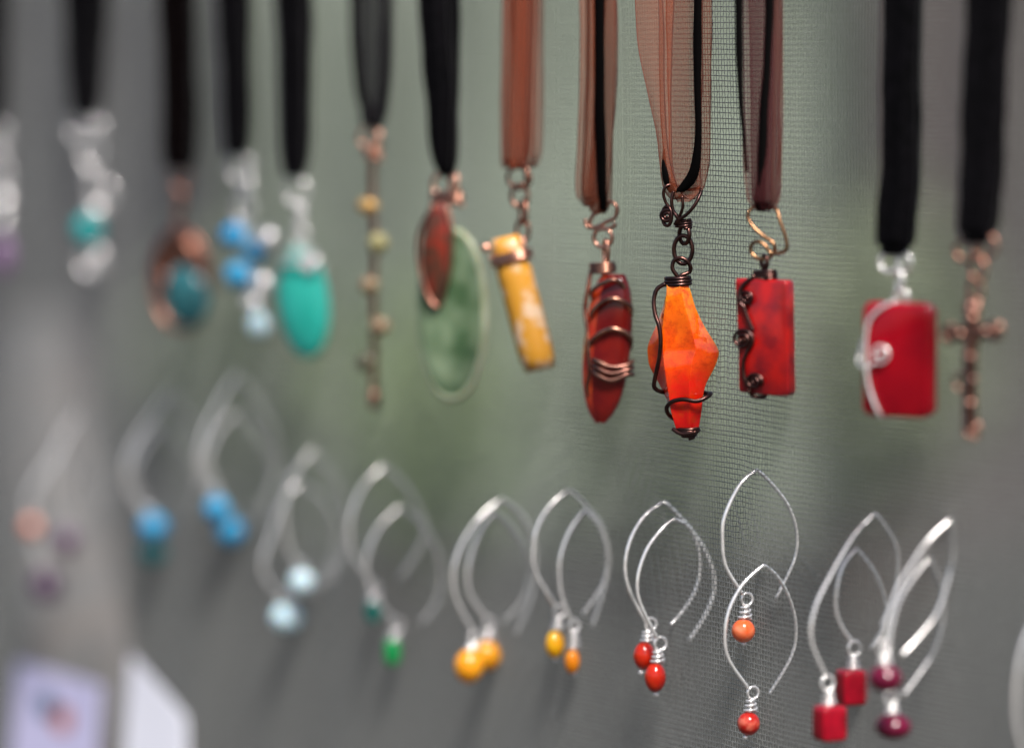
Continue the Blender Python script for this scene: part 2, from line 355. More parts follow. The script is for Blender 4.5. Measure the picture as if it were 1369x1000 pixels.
# ------------------------------------------------------------------ the setting behind the screen
g = G(); g.add([(-30, -12, 0), (30, -12, 0), (30, 40, 0), (-30, 40, 0)], [(0, 1, 2, 3)]); tag(g.build('ground', 'soil', None, (0, 0, 0), False), None, kind='structure')
mat('sage_canvas', (0.20, 0.235, 0.185), 0.9, 0, (0.11, 0.13, 0.10), 1.3); mat('brown_canvas', (0.035, 0.028, 0.026), 0.9, 0, (0.055, 0.045, 0.042), 1.4)
def tent_wall(px0, px1, dist, h, m, label):      # hanging canvas with folds, standing on the ground
    x0, x1 = ((p - W0 / 2) / F * dist for p in (px0, px1)); nx = 60; vs = []; fs = []; g = G()
    for i in range(nx + 1):
        x = x0 + (x1 - x0) * i / nx; yy = dist + 0.10 * math.sin(i * 0.9) + 0.05 * math.sin(i * 2.3)
        for z in (0.0, h / 2, h): vs.append((x, yy, z))
    for i in range(nx):
        for j in range(2): a = i * 3 + j; fs.append((a, a + 3, a + 4, a + 1))
    b0 = len(vs); vs += [(x, y + 0.02, z) for x, y, z in vs]; fs += [tuple(b0 + i for i in reversed(f)) for f in fs]
    g.add(vs, fs); tag(g.build('tent_wall', m, None, ((x0 + x1) / 2, dist, 0)), label, 'tent wall')
tent_wall(-2600, 300, 14.6, 2.6, 'canvas', 'dark grey canvas tent wall behind the blue beads and the teal drop, out of focus')
tent_wall(330, 1190, 15.0, 2.4, 'sage_canvas', 'pale sage canvas tent wall behind the central pendants, out of focus')
tent_wall(1180, 4200, 14.6, 2.6, 'brown_canvas', 'dark brown canvas tent wall behind the copper cross, out of focus')
def shrub(px, py, dist, rx, rz, leaf, label, n=1500, size=0.055):
    r = ray(px, py); c = CAM + r * (dist / (r @ FWD)); e = empty('shrub', (c[0], c[1], 0)); tag(e, label, 'shrub', 'shrubs far behind the mesh')
    g = G(); ds = dist / F; ax, az = rx * ds, rz * ds
    for i in range(n):
        v = rng.normal(size=3); v /= np.linalg.norm(v); q = c + v * rng.uniform(0.25, 1) ** 0.45 * np.array([ax, ax * 0.8, az]) * (1 + 0.2 * math.sin(v[0] * 7) * math.cos(v[2] * 6))
        q[2] = max(q[2], 0.04)
        a = rng.normal(size=3); a /= np.linalg.norm(a); b = np.cross(a, rng.normal(size=3)); b /= np.linalg.norm(b); k = size * rng.uniform(0.6, 1.2)
        g.add([q - a * k, q + b * k * .4, q + a * k, q - b * k * .4], [(0, 1, 2, 3)])
    g.build('foliage', leaf, e, (c[0], c[1], 0)); g = G()
    for k in range(4):
        a = rng.uniform(0, 6.28); top = c + np.array([math.cos(a) * ax * .5, math.sin(a) * ax * .4, az * .3])
        tube(g, cat_rom([(c[0] + .03 * math.cos(a), c[1] + .03 * math.sin(a), -0.01), tuple((c * 0.6 + top * 0.4) * np.array([1, 1, .55])), tuple(top)], 5), np.linspace(0.02, 0.008, 11), 6)
    g.build('stem', 'bark', e, (c[0], c[1], 0))
shrub(560, 560, 12.5, 120, 170, 'leaf_a', 'green shrub behind the emerald and amber earrings', 1500, 0.07)
shrub(1180, 470, 12.0, 140, 190, 'leaf_c', 'pale green shrub behind the crimson rectangle and red cube earrings', 1700, 0.07)
shrub(860, 560, 13.0, 130, 150, 'leaf_b', 'grey green shrub behind the carnelian leaf and carnelian earrings', 1500, 0.07)
shrub(330, 500, 13.4, 150, 190, 'leaf_b', 'grey green shrub behind the turquoise drop and pale blue earrings', 1500, 0.07)

# ------------------------------------------------------------------ the mesh screen
CELL = 0.0014; TR = 0.000120
def u_of(px): return (on_screen(px, 500, 0) - P0) @ UD
def screen():
    U0, U1 = u_of(-330), u_of(1760); Z0, Z1 = CAMZ - 0.335, CAMZ + 0.060
    ua, ub = u_of(640), u_of(1290)
    nu = int((U1 - U0) / CELL); nz = int((Z1 - Z0) / CELL)
    uj = rng.normal(0, 0.00007, nu); zj = rng.normal(0, 0.00006, nz)
    e = empty('mesh_screen', tuple(P0 + ZD * (Z0 - P0[2]) ))
    tag(e, 'fine light grey woven mesh screen holding all the jewellery', 'mesh screen')
    org = np.array(e.location)
    dents = []
    for px, py in ((1012, 628), (1021, 755), (888, 670), (902, 693), (762, 655), (781, 682), (669, 667), (661, 684), (1169, 687), (1145, 734), (1271, 694), (1243, 746), (1038, 804), (922, 860)):
        q = on_screen(px, py, 0); dents.append(((q - P0) @ UD, q[2], rng.uniform(0.6, 1.2)))
    creases = []
    for px, py in ((880, 760), (1000, 700), (850, 640), (985, 850), (905, 905), (940, 480), (740, 620), (1080, 760), (930, 310)):
        q = on_screen(px, py, 0); creases.append(((q - P0) @ UD, q[2], rng.uniform(0, 6.28), rng.uniform(0.006, 0.012)))
    def pos(u, z, off):
        u = np.broadcast_to(np.asarray(u, float), np.shape(z)).copy() if np.ndim(u) == 0 else np.array(u, float); z = np.array(z, float); off = np.array(off, float)
        for du, dz, k in dents:
            w = np.exp(-(((u - du) / 0.005) ** 2 + ((z - dz) / 0.0035) ** 2)); off = off + 0.0007 * k * w; z = z - 0.00045 * k * w
        for cu, cz, a, r in creases:
            w = np.exp(-(((u - cu) / (r * 1.6)) ** 2 + ((z - cz) / r) ** 2)); t = (u - cu) * math.cos(a) + (z - cz) * math.sin(a)
            off = off + 0.00028 * w * np.sin(t * 1500 + a); u = u + 0.00022 * w * np.sin(t * 900); z = z + 0.00022 * w * np.cos(t * 1100)
        return P0[None] * np.array([1, 1, 0]) + np.outer(u, UD) + np.outer(z, ZD) + np.outer(bulge(u, z) + off, ND)
    def build(name, threads):
        V = []; Fc = []; base = 0; sides = 4
        for (u, z, off, axis) in threads:
            p = pos(u, z, off); n = len(p)
            s1 = (UD if axis == 'v' else ZD) * TR; s2 = ND * TR
            ringv = np.stack([p + s1, p + s2, p - s1, p - s2], 1).reshape(-1, 3); V.append(ringv - org)
            i = np.arange(n - 1)[:, None]; k = np.arange(4)[None]; l = (k + 1) % 4
            Fc.append((base + np.stack([i * 4 + k, i * 4 + l, (i + 1) * 4 + l, (i + 1) * 4 + k], -1)).reshape(-1, 4)); base += n * 4
        V = np.vstack(V); Fc = np.vstack(Fc); me = bpy.data.meshes.new(name)
        me.vertices.add(len(V)); me.vertices.foreach_set('co', V.ravel()); me.loops.add(Fc.size); me.loops.foreach_set('vertex_index', Fc.ravel().astype(np.int32))
        me.polygons.add(len(Fc)); me.polygons.foreach_set('loop_start', np.arange(0, Fc.size, 4, dtype=np.int32)); me.polygons.foreach_set('loop_total', np.full(len(Fc), 4, np.int32))
        me.update(calc_edges=True); me.polygons.foreach_set('use_smooth', [True] * len(Fc)); me.materials.append(MATS['thread'])
        o = bpy.data.objects.new(name, me); COL.objects.link(o); o.parent = e; o['kind'] = 'stuff'
    th = []
    for i in range(nu):
        u = U0 + i * CELL + uj[i]
        if ua < u < ub:
            z = Z0 + np.arange(nz) * CELL; off = 0.00011 * np.where((np.arange(nz) + i) % 2, 1, -1); 
        else:
            z = np.linspace(Z0, Z0 + (nz - 1) * CELL, nz // 6); off = np.zeros(len(z))
        uu = u + 0.00018 * np.sin(z * 60 + i * 0.013) + 0.00005 * np.sin(z * 400 + i)
        th.append((uu, z, off, 'v'))
    build('warp_threads', th); th = []
    iu = np.arange(nu); fine = (U0 + iu * CELL > ua) & (U0 + iu * CELL < ub); keep = fine | (iu % 6 == 0) | (iu == nu - 1)
    for j in range(nz):
        z = Z0 + j * CELL + zj[j]; u = (U0 + iu * CELL)[keep]; off = (0.00011 * np.where((iu + j) % 2, -1, 1) * fine)[keep]
        zz = z + 0.00025 * np.sin(u * 45 + j * 0.01) + 0.00005 * np.sin(u * 300 + j)
        th.append((u, zz, off, 'h'))
    build('weft_threads', th)
screen()

# ------------------------------------------------------------------ rod the ribbons hang from
a = on_screen(-330, 100, 0.009); b = on_screen(1760, 100, 0.009); a[2] = b[2] = RODZ
g = G(); tube(g, np.linspace(a, b, 30), 0.0028, 10); tag(g.build('hanging_rod', 'rod', None, tuple((a + b) / 2)), 'thin dark metal rod from which all the ribbons hang', 'rod')

# ------------------------------------------------------------------ necklaces
DN = 0.009
def blk(fr, tl, tr, bl, br, yb, tl2=None, tr2=None, m='black_ribbon', z=9, mids=(), **kw):
    return ('ribbon', m, loop_rows(fr, tl, tr, bl, br, yb, z, tl2, tr2, mids), dict(dict(bow=4, fold=2.2, hem=0.7, sway=1.3), **kw))

# purple and silver, cut by the edge
f = Frame(-4, 170, DN)
necklace('black ribbon necklace with silver links and a small lilac bead beside the teal drop necklace', f, [
    ('link', 'silver', mk(lambda g: (ring(g, f, -2, 184, 9, 16, 2.6), ring(g, f, 0, 212, 8, 14, 2.6, turn=60), ring(g, f, 1, 240, 9, 16, 2.8)))),
    ('silver_bead', 'silver', mk(lambda g: (ell(g, f, 2, 270, 12, 14, 11), ell(g, f, 0, 298, 10, 14, 9)))),
    ('bead', 'lilac_bead', mk(lambda g: ell(g, f, 2, 342, 13, 28, 11)))], [blk(f, -26, 8, -18, 6, 172)])
# teal drop
f = Frame(116, 158, DN)
necklace('black ribbon necklace with silver links around a small dark teal bead', f, [
    ('bail', 'silver', mk(lambda g: (ring(g, f, 108, 172, 15, 16, 2.8, tilt=20), ring(g, f, 128, 174, 14, 17, 2.6, turn=30)))),
    ('link', 'silver', mk(lambda g: (ring(g, f, 122, 205, 13, 19, 3), ring(g, f, 119, 236, 12, 17, 3, turn=50), ring(g, f, 137, 262, 15, 20, 3)))),
    ('silver_bead', 'silver', mk(lambda g: ell(g, f, 128, 281, 13, 11, 12))),
    ('bead', 'teal_stone', mk(lambda g: ell(g, f, 117, 308, 19, 22, 16))),
    ('end_ring', 'silver', mk(lambda g: (ring(g, f, 122, 349, 17, 20, 3), ring(g, f, 126, 352, 13, 16, 2.6, turn=40))))],
    [blk(f, 82, 138, 97, 131, 160), blk(f, 92, 146, 100, 134, 157, z=4)])
# oval copper with dark stone
f = Frame(240, 226, DN)
necklace('dark brown ribbon necklace with an oval copper spiral around a dark teal stone', f, [
    ('bail', 'copper', mk(lambda g: (ring(g, f, 241, 238, 10, 18, 3.2), ring(g, f, 240, 270, 8, 20, 3.2, turn=40), wire(g, f, [(240, 280), (236, 296), (241, 312)], 3.6)))),
    ('copper_spiral', 'copper', mk(lambda g: (ring(g, f, 241, 375, 39, 66, 4.5, k=40), ring(g, f, 243, 372, 29, 54, 4, z=2, k=36), ring(g, f, 240, 352, 24, 34, 4, z=4, k=30)))),
    ('plate', 'copper', mk(lambda g: ell(g, f, 240, 368, 36, 62, 4, z=-3))),
    ('stone', 'dark_stone', mk(lambda g: ell(g, f, 250, 396, 31, 41, 10, z=4, tilt=-12)))],
    [blk(f, 216, 262, 222, 262, 228, m='black_organza'), blk(f, 212, 258, 222, 258, 226, m='black_organza', z=4)])
# blue bead cluster
f = Frame(320, 208, DN)
necklace('black ribbon necklace with a cluster of small blue beads and silver balls', f, [
    ('link', 'silver', mk(lambda g: (ring(g, f, 322, 226, 14, 18, 3), ring(g, f, 331, 252, 11, 18, 3, turn=40), ring(g, f, 326, 280, 12, 17, 3), wire(g, f, [(326, 290), (332, 330), (336, 380), (345, 425)], 2.6)))),
    ('silver_bead', 'silver', mk(lambda g: (ell(g, f, 358, 320, 15, 16, 14), ell(g, f, 351, 380, 14, 16, 13), ell(g, f, 338, 405, 13, 12, 12)))),
    ('bead', 'blue_stone', mk(lambda g: ell(g, f, 313, 316, 17, 17, 16))), ('bead', 'blue_stone', mk(lambda g: ell(g, f, 342, 336, 16, 16, 15, z=-3))),
    ('bead', 'blue_stone', mk(lambda g: ell(g, f, 319, 368, 18, 18, 17))), ('bead', 'pale_blue', mk(lambda g: ell(g, f, 346, 434, 14, 16, 12)))],
    [blk(f, 292, 332, 305, 335, 210), blk(f, 296, 336, 306, 336, 207, z=4)])
# turquoise
f = Frame(397, 236, DN, 34)
necklace('black ribbon necklace with a large turquoise oval drop wrapped in silver at its top', f, [
    ('link', 'silver', mk(lambda g: (ring(g, f, 397, 256, 14, 19, 2.8), ring(g, f, 401, 290, 10, 19, 2.8, turn=40), ring(g, f, 402, 318, 8, 13, 2.8)))),
    ('stone', 'turquoise', mk(lambda g: ell(g, f, 405, 404, 35, 76, 17, tilt=-6, nu=28, nv=20))),
    ('wire_wrap', 'silver', mk(lambda g: (coil(g, f, 402, 332, 358, 16, 13, 2.2, 3, r2=1.8), spiral(g, f, 424, 352, 2, 12, 2, 3, 16, 0, 1))))],
    [blk(f, 372, 412, 383, 412, 238), blk(f, 376, 416, 382, 412, 234, z=4)])
# beaded stick
f = Frame(499, 170, DN)
def stick(g):
    wire(g, f, [(499, 200), (498, 260), (501, 330), (499, 400), (500, 470), (498, 520), (499, 547)], 5.2, wob=0.15)
    lathe(g, f, 499, [(522, 4), (528, 7.5), (542, 7.5), (548, 4)])
necklace('black and grey ribbon necklace with a thin copper stick dotted with small beads', f, [
    ('bail', 'bright_copper', mk(lambda g: (ring(g, f, 494, 184, 13, 15, 3, tilt=15), ring(g, f, 505, 186, 12, 14, 3, turn=50), coil(g, f, 499, 194, 214, 9, 9, 3, 3)))),
    ('stick', 'copper', mk(stick)),
    ('bead', 'gold_bead', mk(lambda g: ell(g, f, 492, 276, 14, 12, 12))), ('bead', 'olive_bead', mk(lambda g: ell(g, f, 508, 325, 13, 14, 12, z=4))),
    ('bead', 'brown_bead', mk(lambda g: ell(g, f, 496, 382, 12, 12, 11, z=4))), ('bead', 'brown_bead', mk(lambda g: ell(g, f, 510, 436, 13, 12, 12, z=3))),
    ('bead', 'dark_bead', mk(lambda g: ell(g, f, 490, 485, 13, 13, 11, z=3)))],
    [('ribbon', 'grey_organza', loop_rows(f, 476, 522, 486, 514, 172, 8), dict(bow=5, hem=2.2, fold=1)),
     ('cord', 'black_ribbon', [(ytop(f), 472, 482, 8, 8), (0, 472, 484, 8, 12), (60, 474, 487, 9, 13), (120, 478, 494, 8, 12), (150, 486, 504, 6, 8), (168, 494, 508, 2, 2)], dict(bow=2, hem=.7)),
     ('cord', 'black_ribbon', [(ytop(f), 513, 524, 8, 8), (0, 514, 525, 8, 8), (60, 512, 524, 8, 6), (120, 508, 521, 6, 4), (150, 500, 516, 4, 2), (169, 492, 506, 2, 2)], dict(bow=2, hem=.7))])
# jade oval
f = Frame(598, 236, DN + 0.002, 36)
def jade_edge(g):
    pts = [f(605 + 43 * math.copysign(abs(math.cos(a)) ** .94, math.cos(a)), 420 + 112 * math.copysign(abs(math.sin(a)) ** .94, math.sin(a)), 0) for a in np.linspace(0, 2 * math.pi, 56, endpoint=False)]; tube(g, pts, 5.0 * f.s, 8, True)
necklace('black ribbon necklace with a flat green jade oval under a red brown jasper leaf', f, [
    ('bail', 'bright_copper', mk(lambda g: (ring(g, f, 592, 246, 13, 16, 2.8, tilt=10), ring(g, f, 607, 246, 12, 16, 2.8, turn=40), coil(g, f, 598, 256, 274, 20, 9, 3, 3)))),
    ('stone', 'jade', mk(lambda g: ell(g, f, 604, 420, 47, 118, 10, nu=40, nv=28, px=2.15))),
    ('stone_edge', 'jade_edge', mk(jade_edge)),
    ('jasper_leaf', 'brecciated_jasper', mk(lambda g: ell(g, f, 590, 341, 20, 72, 9, z=10, tilt=2, nu=24, nv=18))),
    ('leaf_wire', 'copper', mk(lambda g: (wire(g, f, [(588, 274, 12), (570, 310, 14), (569, 350, 15), (580, 395, 14), (592, 412, 12)], 3.2), wire(g, f, [(604, 274, 12), (612, 305, 14), (611, 350, 15), (602, 392, 14), (592, 412, 12)], 3.2))))],
    [blk(f, 561, 600, 583, 611, 238, mids=((60, 568, 606), (130, 576, 611))), blk(f, 574, 612, 584, 612, 234, z=4)])
# mookaite stick
f = Frame(698, 226, DN, 28)
def mook(g):
    top = np.array([676, 318]); bot = np.array([722, 494]); n = 13; vs = []; fs = []; d = (bot - top) / np.linalg.norm(bot - top); q = np.array([d[1], -d[0]]) * -1
    ns = 9
    for i in range(n):
        t = i / (n - 1); w = 24 * (0.80 if i == 0 else 0.97 if i == 1 else 1.0 if t < .9 else 1.0 - (t - .9) * 2.0); 
        if 0.12 < t < 0.22: w *= 0.86
        c = top + (bot - top) * t
        for k in range(ns):
            a = 2 * math.pi * k / ns + 0.3; x = w * math.cos(a) * (1 + .05 * math.sin(3 * k)); z = w * .8 * math.sin(a)
            vs.append(f(c[0] - q[0] * x, c[1] - q[1] * x, z))
    for i in range(n - 1):
        for k in range(ns): l = (k + 1) % ns; fs.append((i * ns + k, (i + 1) * ns + k, (i + 1) * ns + l, i * ns + l))
    fs.append(tuple(range(ns))); fs.append(tuple((n - 1) * ns + k for k in range(ns - 1, -1, -1))); g.add(vs, fs)
def mookwire(g):
    pts = []
    for i in range(46):
        a = 2 * math.pi * i / 14 + 2.6; t = i / 45; cx = 682.5 + 2.6 * t; cy = 338 + 13 * t
        pts.append(f(cx + 25 * math.cos(a), cy - 6.5 * math.cos(a), 20 * math.sin(a)))
    tube(g, pts, 3.0 * f.s, 8); wire(g, f, [(704, 342, 4), (704, 330, 6), (700, 318, 4)], 2.8); ell(g, f, 654, 332, 6, 6, 6, z=10)
necklace('rust brown organza necklace with a slanted mustard yellow stone stick', f, [
    ('bail', 'copper', mk(lambda g: (ring(g, f, 694, 238, 15, 14, 3, tilt=25), ring(g, f, 704, 236, 10, 15, 2.6, turn=60)))),
    ('chain', 'copper', mk(lambda g: (ring(g, f, 695, 262, 11, 15, 3), ring(g, f, 700, 284, 10, 15, 3, turn=45), ring(g, f, 699, 308, 8, 15, 3)))),
    ('stone', 'mookaite', mk(mook)), ('wire_wrap', 'bright_copper', mk(mookwire))],
    [('ribbon', 'rust_organza', loop_rows(f, 679, 712, 674, 706, 226, 8), dict(bow=6, hem=1.2, fold=5, m=12)),
     ('ribbon', 'rust_organza', loop_rows(f, 690, 724, 692, 719, 224, 5, mids=((100, 692, 722),)), dict(bow=5, hem=1.2, fold=5, m=12)),
     ('ribbon', 'rust_organza', loop_rows(f, 677, 690, 676, 700, 220, 11), dict(bow=2, hem=1.0, fold=1))])
# dark carnelian leaf in copper coils
f = Frame(803, 284, DN, 30)
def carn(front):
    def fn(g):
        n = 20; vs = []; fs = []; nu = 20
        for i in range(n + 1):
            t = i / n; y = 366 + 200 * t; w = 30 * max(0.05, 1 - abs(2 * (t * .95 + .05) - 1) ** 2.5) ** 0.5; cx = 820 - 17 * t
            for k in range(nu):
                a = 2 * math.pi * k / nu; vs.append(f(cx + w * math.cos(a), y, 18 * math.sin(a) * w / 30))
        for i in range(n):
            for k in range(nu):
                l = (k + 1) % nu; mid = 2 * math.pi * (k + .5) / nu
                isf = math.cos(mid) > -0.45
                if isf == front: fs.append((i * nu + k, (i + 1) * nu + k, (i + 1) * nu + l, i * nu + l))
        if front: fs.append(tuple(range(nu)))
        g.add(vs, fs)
    return fn
def carnwire(g):
    coil(g, f, 806, 352, 364, 14, 13, 3.2, 2.6)
    wire(g, f, [(793, 362, 6), (791, 385, 10), (788, 412, 12), (792, 440, 14), (795, 475, 15), (796, 498, 15), (792, 520, 12), (795, 534, 8)], 3.4)
    for y0, y1, xr in ((396, 373, 836), (425, 398, 844), (462, 438, 844)):
        wire(g, f, [(797, y0 + 6, 6), (800, y0 - 6, 17), (814, y1 + 6, 22), (830, y1, 19), (xr, y1 + 10, 6), (xr - 6, y1 + 28, -6), (xr - 20, y1 + 38, -14), (806, y0 + 24, -14)], 3.5)
    for dy in (0, 9, 18):
        wire(g, f, [(797, 480 + dy * .5, 8), (808, 481 + dy, 22), (826, 489 + dy, 20), (842, 487 + dy * .7, 8), (845, 481 + dy, -2)], 3.3)
def carnbail(g):
    wire(g, f, [(782, 294), (786, 304), (797, 304), (810, 297), (822, 290), (824, 276), (815, 270), (808, 280), (793, 288), (789, 302), (800, 306), (818, 304), (822, 298)], 2.8)
    ring(g, f, 806, 318, 12, 13, 2.8); ring(g, f, 810, 336, 6, 15, 3, turn=40)
necklace('brown organza necklace with a dark red carnelian leaf bound in copper coils', f, [
    ('bail', 'bright_copper', mk(carnbail)), ('stone', 'carnelian_dark', mk(carn(True))), ('stone_side', 'carnelian_side', mk(carn(False))), ('wire_wrap', 'antique_copper', mk(carnwire))],
    [('ribbon', 'brown_organza', loop_rows(f, 780, 806, 774, 800, 276, 10, mids=((120, 782, 806),)), dict(bow=4, hem=.9, fold=3.5, m=10)),
     ('ribbon', 'brown_organza', loop_rows(f, 798, 822, 786, 814, 286, 5, mids=((70, 800, 828), (160, 798, 824))), dict(bow=4, hem=.9, fold=1)),
     ('cord', 'cord', [(ytop(f), 796, 813, 12, 12), (0, 797, 814, 12, 14), (100, 799, 815, 12, 14), (190, 801, 816, 12, 13), (250, 803, 815, 10, 10), (282, 800, 812, 3, 3)], dict(bow=3))])

# the orange faceted pendant
f = Frame(912, 262, DN - 0.001, 26)
def fire(g):
    S = [  # y, left, ridge left, ridge right, right, depth
        (381, 893, 898, 914, 921, 15), (392, 891, 898, 917, 925, 17), (412, 886, 895, 922, 931, 17), (435, 878, 893, 929, 942, 16),
        (456, 869, 893, 935, 955, 15), (468, 866, 894, 937, 961, 15), (478, 866.5, 895, 934, 960, 16), (492, 869, 896, 931, 955, 17), (512, 880, 898, 928, 945, 17), (530, 889, 901, 927, 940.5, 16),
        (548, 897, 904, 927, 939, 15), (564, 903, 908, 927, 936.5, 13), (573, 905, 910, 926, 935, 11)]
    q = cat_rom(S, 4); n = len(q); K = 5
    prof = [[], [], [], [], [], []]
    for y, l, a, b, r, d in q:
        a += 1.0 * math.sin(y * .06 + 2); b += 1.2 * math.sin(y * .05)
        ring_ = [(l, -1.5), (a, d), (b, d * .93), (r, 1.5), (b - 1, -d), (a + 1, -d)]
        for k in range(6):
            (x0, z0), (x1, z1) = ring_[k], ring_[(k + 1) % 6]; row = []
            nx_, nz_ = (z0 - z1), (x1 - x0); L = math.hypot(nx_, nz_) or 1
            for j in range(K + 1):
                t = j / K; e_ = math.sin(math.pi * t)
                w_ = e_ * (-1.0 + 0.9 * math.sin(y * .075 + k * 2.1) + 0.55 * math.sin(y * .19 + t * 4 + k))
                row.append(f(x0 + (x1 - x0) * t + nx_ / L * w_, y, z0 + (z1 - z0) * t + nz_ / L * w_))
            prof[k].append(row)
    for k in range(6):
        vs = [p for row in prof[k] for p in row]; fs = [(i * (K + 1) + j, i * (K + 1) + j + 1, (i + 1) * (K + 1) + j + 1, (i + 1) * (K + 1) + j) for i in range(n - 1) for j in range(K)]
        g.add(vs, fs)
    for i in (0, n - 1): g.add([prof[k][i][0] for k in range(6)], [tuple(range(6)) if i else tuple(range(5, -1, -1))])
def firewire(g):
    coil(g, f, 907, 371, 381, 15, 14, 2.9, 2.4)
    wire(g, f, [(893, 380, 8), (884, 387, 12), (881, 402, 15), (884, 420, 18), (890, 436, 20), (892.5, 455, 20.5), (891, 475, 20), (887, 492, 18), (882, 508, 14), (880, 519, 10), (886, 525, 3), (896, 527, -12), (915, 526, -21), (938, 527, -18), (948, 526, -5), (948, 530, 8), (938, 535, 17), (922, 533, 20), (906, 537, 18), (897, 546, 12), (897, 556, 4), (903, 563, -6)], 3.0, 7)
    coil(g, f, 920, 573, 578, 14, 12, 2.6, 1.6); coil(g, f, 921, 578, 586, 11, 9, 2.8, 2.2, r2=.5)
    wire(g, f, [(905, 574, 12), (918, 580, 14), (935, 577, 10)], 2.6)
def firechain(g):
    # twisted double bail holding the ribbon
    wire(g, f, [(903, 247, 6), (896, 249, 13), (893, 259, 14), (896, 272, 12), (904, 282, 10), (911, 291, 9), (914, 300, 8)], 2.2)
    wire(g, f, [(906, 256, 13), (904, 268, 15), (906, 282, 14), (911, 291, 13), (912, 300, 9)], 2.4)
    wire(g, f, [(917, 262, 13), (918, 276, 13), (914, 287, 11), (910, 296, 11)], 2.2)
    wire(g, f, [(937, 256, 0), (936, 266, 8), (931, 277, 12), (922, 287, 12), (912, 294, 12), (906, 300, 9)], 2.5)
    wire(g, f, [(903, 247, 6), (905, 250, -6), (915, 254, -13), (930, 252, -10), (937, 256, 0)], 2.2)
    spiral(g, f, 897, 289, 1.5, 9.0, 1.9, 2.6, 13, 0, 1); ring(g, f, 897, 289, 7.6, 13, 2.4, z=12, turn=20)
    coil(g, f, 914, 294, 305, 9, 8, 2.4, 3.2)
    ring(g, f, 915, 314, 9.5, 12, 3.0, z=0, turn=28)
def link(g): ring(g, f, 913.5, 334, 11.5, 19, 3.0, turn=-12)
def eye(g):
    wire(g, f, [(909, 374, 0), (906, 368, 3), (901.5, 359, 5), (903, 349, 4), (911, 345, 3), (918.5, 349, 0), (922, 357, -3), (920, 364, -4), (913, 368, 2), (908, 372, 4)], 2.9)
e = necklace('sheer brown organza necklace with a faceted fiery orange stone in dark wire', f, [
    ('bail', 'dark_copper', mk(firechain)), ('chain_link', 'dark_copper', mk(link)), ('eye', 'dark_copper', mk(eye)), ('stone', 'fire_agate', mk(fire)), ('wire_wrap', 'dark_copper', mk(firewire))],
    [('ribbon', 'brown_organza', [(ytop(f) - 8, 856, 889, 0, 0), (ytop(f), 856, 889, 14, 14), (-30, 856, 891, 17, 15), (40, 859, 893, 17, 15), (85, 865, 894, 17, 15), (130, 874, 895, 16, 15), (170, 882, 897, 15, 14), (210, 887, 900, 13, 12), (240, 890, 906, 11, 9), (256, 893, 912, 8, 6), (266, 899, 922, 2, 2), (262, 908, 932, -3, -5), (240, 922, 938, -8, -12), (200, 930, 942, -12, -16), (120, 931, 942, -13, -18), (0, 930, 943, -13, -18), (ytop(f), 926, 943, -14, -16), (ytop(f) - 8, 880, 930, 0, 0)], dict(bow=2, hem=.8, m=8)),
     ('ribbon', 'brown_organza', [(ytop(f) - 8, 888, 933, 0, 0), (ytop(f), 888, 933, -14, -14), (-20, 888, 933, -8, -12), (80, 889, 934, -7, -12), (160, 892, 932, -6, -11), (220, 895, 932, -5, -9), (250, 898, 935, -3, -5), (262, 902, 930, 0, 0), (270, 908, 922, 3, 3)], dict(bow=2, hem=.8, m=8)),
     ('ribbon_fold', 'brown_organza', [(ytop(f), 887, 904, 15, 13), (-20, 887, 904, 16, 10), (80, 888, 902, 16, 10), (170, 891, 901, 15, 9), (220, 894, 902, 13, 8), (252, 898, 908, 9, 6)], dict(bow=1, hem=.8)),
     ('cord', 'cord', [(ytop(f), 929, 941, 13, 13), (0, 931, 942, 12, 12), (70, 931, 941.5, 12, 11), (140, 932.5, 940.5, 12, 11), (190, 932, 941, 12, 11), (225, 926, 939, 11, 10), (245, 914, 931, 9, 8), (257, 904, 917, 7, 6)], dict(bow=2)),
     ('cord', 'cord', [(200, 892, 894, 13, 12), (225, 891, 897, 14, 13), (245, 893, 902, 12, 10), (258, 898, 908, 7, 6)], dict(bow=1))])

# red jasper rectangle with three spirals
f = Frame(1018, 284, DN, 32)
def jas(g): slab(g, f, [(990, 373), (1004, 372), (1030, 373), (1054, 374), (1056, 378), (1057, 420), (1058, 470), (1059, 522), (1057, 528), (1040, 528.5), (1015, 527), (996, 525.5), (994, 520), (993, 470), (991, 420), (989, 378)], -11, 11, 3)
def jaswire(g):
    coil(g, f, 1023, 362, 372, 13, 10, 3, 2.2); wire(g, f, [(1023, 352), (1022, 358), (1023, 364)], 4)
    wire(g, f, [(1014, 369, 9), (1002, 380, 13), (997, 392, 15), (999, 402, 16)], 3)
    spiral(g, f, 1006, 399, 1.5, 11, 1.7, 2.5, 15, 0, -1, tail=((1004, 414, 15), (1010, 430, 15), (1015, 442, 15)))
    spiral(g, f, 1001, 454, 1.5, 14, 2.1, 2.6, 15, -20, 1, tail=((1007, 470, 14), (1002, 484, 14), (1003, 503, 14), (1007, 516, 14)))
    spiral(g, f, 1016, 510, 1.5, 11.5, 1.8, 2.5, 15, 90, 1); wire(g, f, [(1009, 521, 14), (1012, 530, 8), (1022, 531, 0), (1020, 526, -10)], 3)
def jasbail(g):
    wire(g, f, [(1004, 282, 4), (1003, 291, 5), (1010, 304, 5), (1022, 315, 4), (1034, 324, 3), (1036, 334, 2), (1028, 345, 2), (1016, 346, 3), (1007, 338, 4), (1008, 327, 5), (1017, 323, 6), (1026, 329, 5), (1032, 338, 3), (1044, 337, 0), (1051, 331, 0), (1049, 315, 0), (1042, 295, 0), (1037, 281, -3)], 2.7)
    wire(g, f, [(1004, 282, 4), (1010, 276, 0), (1024, 275, -5), (1037, 281, -3)], 2.6)
